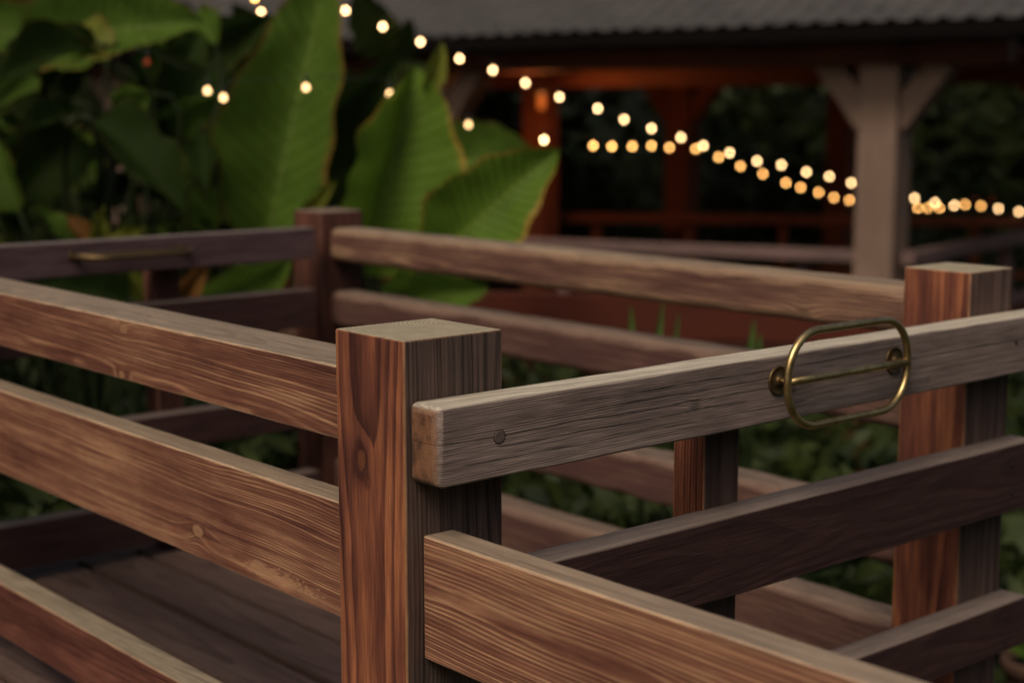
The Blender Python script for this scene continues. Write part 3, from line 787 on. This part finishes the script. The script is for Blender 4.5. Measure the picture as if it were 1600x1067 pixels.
string('lower string of amber bulbs crossing the leaves then running beside the upper string',
       [(349, 153, 3), (478, 137, 3), (609, 147, 3), (732, 195, 3), (850, 219, 0)] + [(x, y, 1) for x, y in ((927, 228), (956, 229), (988, 229), (1018, 228), (1046, 231), (1087, 233), (1123, 246), (1157, 260), (1192, 272), (1228, 286), (1251, 293), (1279, 301), (1303, 309), (1327, 313), (1418, 325), (1434, 325), (1450, 325), (1468, 325), (1508, 320), (1533, 322))],
       ((340, 6.0), (478, 6.2), (609, 6.1), (732, 7.2), (850, 8.6), (927, 10.4), (1046, 12.4), (1228, 13.6), (1420, 14.6), (1600, 15.4)))
string('short string with two bulbs glowing at the top beside the tall leaf', [(398, -3, 1), (408, 20, 0), (422, 37, 1)], ((300, 8.0), (500, 8.1)))
string('dim string of red and amber bulbs almost hidden in the leaves', [(230, 97, 2), (324, 142, 3)], ((200, 6.1), (330, 6.05)))
string('dim string with two dark red bulbs by the right edge', [(1523, 313, 2), (1550, 313, 2)], ((1500, 15.0), (1600, 15.1)))

# ------------------------------------------------------------------ terracotta pot at the lower right
pp = onz(1622, 1028, GZ + .34); pp.z = GZ
pot = empty('terracotta_pot', pp, 'terracotta pot at the lower right corner behind the right post', 'pot')
tm = plain('terracotta', (.065, .030, .018), .9, var=.3, sc=9)
link('body', lathe_mesh([(.07, 0), (.075, .01), (.10, .27), (.103, .29)], 28), tm, pot, pp)
link('rim', lathe_mesh([(.103, .288), (.116, .292), (.118, .335), (.114, .34), (.098, .34), (.095, .30)], 28), tm, pot, pp)
link('soil', lathe_mesh([(.001, .312), (.094, .31)], 20), gm.m, pot, pp)
for w in range(7):
    a = w * .9
    b = pp + Vector((.03 * math.cos(a), .03 * math.sin(a), .31))
    leaf(pot, b + Vector((0, 0, .05)), b + Vector((.10 * math.cos(a), .10 * math.sin(a), .10 + .03 * (w % 3))), .05, 'mid', .2, 'oval', .2, .2, .02, 400 + w, root=b, rad=.003)

# ------------------------------------------------------------------ ground cover and woodland (uncountable foliage)
def foliage(name, label, cat, gen, n, mat, seed):
    rnd = random.Random(seed); v, f = [], []
    for i in range(n):
        p, L, W, d = gen(rnd)
        d = d.normalized(); s = d.cross(Vector((rnd.uniform(-1, 1), rnd.uniform(-1, 1), rnd.uniform(-.4, .4)))).normalized()
        nn = s.cross(d); k = len(v)
        v += [p, p + d * L * .5 + s * W * .5 + nn * L * .06, p + d * L * .5 - s * W * .5 + nn * L * .06, p + d * L - nn * L * .12]
        f += [(k, k + 1, k + 2), (k + 1, k + 3, k + 2)]
    o = link(name, mesh(name, v, f, True), mat, kind='stuff'); o['label'] = label; o['category'] = cat
    return o
def fol_mat(name, a, b, sc):
    k = M(name); x, y, z = k.coords(); n = k.noise(k.vec(x, y, z), sc, 4, .65)
    c = k.ramp(n, [(.36, a), (.62, b)]); k.set('Base Color', c); k.set('Roughness', .6); k.set('Specular IOR Level', .25)
    tr = k.n('ShaderNodeBsdfTranslucent'); k.link(c, tr.inputs[0]); mx = k.n('ShaderNodeMixShader'); mx.inputs[0].default_value = .3
    k.link(k.b.outputs[0], mx.inputs[1]); k.link(tr.outputs[0], mx.inputs[2]); k.link(mx.outputs[0], k.out.inputs[0])
    return k.m
def inside(p): return -.4 < p.x / S < 1.45 and -2.2 < p.y / S < 2.0
def g_cover(r):
    while True:
        d = r.uniform(2.6, 9.5); lat = r.uniform(-.42, .42) * d * 1.1
        p = CAM + FH * d + RT * lat
        if inside(p): continue
        if (Vector((p.x, p.y)) - Vector((pp.x, pp.y))).length < .40 or (Vector((p.x, p.y)) - Vector((pp.x - .4, pp.y - .3))).length < .35: continue
        if mnoise.noise((p.x * 1.7, p.y * 1.7, 9)) < r.uniform(-.5, .3): continue
        break
    h = .75 + .55 * mnoise.noise((p.x * .9, p.y * .9, 2))
    h = min(h, CAM.z - (560 - 168) / 2447 * d - GZ + .1 * mnoise.noise((p.x * 4, p.y * 4, 0)), .35 + max(0, d - 4) * .6)
    p.z = GZ + max(.05, h) * r.random() ** .55
    a = r.uniform(0, 6.28); L = r.uniform(.07, .20)
    return p, L, L * r.uniform(.25, .5), Vector((math.cos(a), math.sin(a), r.uniform(.0, 1.2)))
def g_sun_screen(r):  # added out-of-view foliage that keeps sun off the left thicket
    p = Vector((r.uniform(-3.4, -1.4), r.uniform(3.0, 11.0), 0)); p.x += .22 * (p.y - 3)
    hh = 5.4 + .9 * mnoise.noise((p.x, p.y, 0)); p.z = GZ + r.uniform(0, hh)
    a = r.uniform(0, 6.28); L = r.uniform(.14, .30)
    return p, L, L * r.uniform(.4, .7), Vector((math.cos(a), math.sin(a), r.uniform(-.8, .6)))
foliage('sun_screen', 'unseen foliage added left of the platform to block sun', 'sun_screen', g_sun_screen, 16000, fol_mat('sun_screen_leaves', (.012, .024, .007), (.045, .065, .014), 1.2), 8)
foliage('ground_cover', 'low mixed green foliage covering the ground around the platform', 'ground cover', g_cover, 26000, fol_mat('cover_leaves', (.007, .015, .004), (.044, .062, .013), 2.2), 5)
def g_wood(r):
    while True:
        d = r.uniform(17.5, 24); lat = r.uniform(-.45, .45) * d * 1.1; h = GZ + r.uniform(0, 8.5)
        p = CAM + FH * d + RT * lat; p.z = h
        if mnoise.noise((p.x * .45, p.y * .45, p.z * .6)) > r.uniform(-.25, .35): break
    a = r.uniform(0, 6.28); L = r.uniform(.16, .34)
    return p, L, L * r.uniform(.4, .7), Vector((math.cos(a), math.sin(a), r.uniform(-.8, .6)))
foliage('woodland', 'dark woodland foliage behind the pavilion', 'woodland', g_wood, 42000, fol_mat('wood_leaves', (.012, .020, .007), (.044, .062, .015), .8), 6)
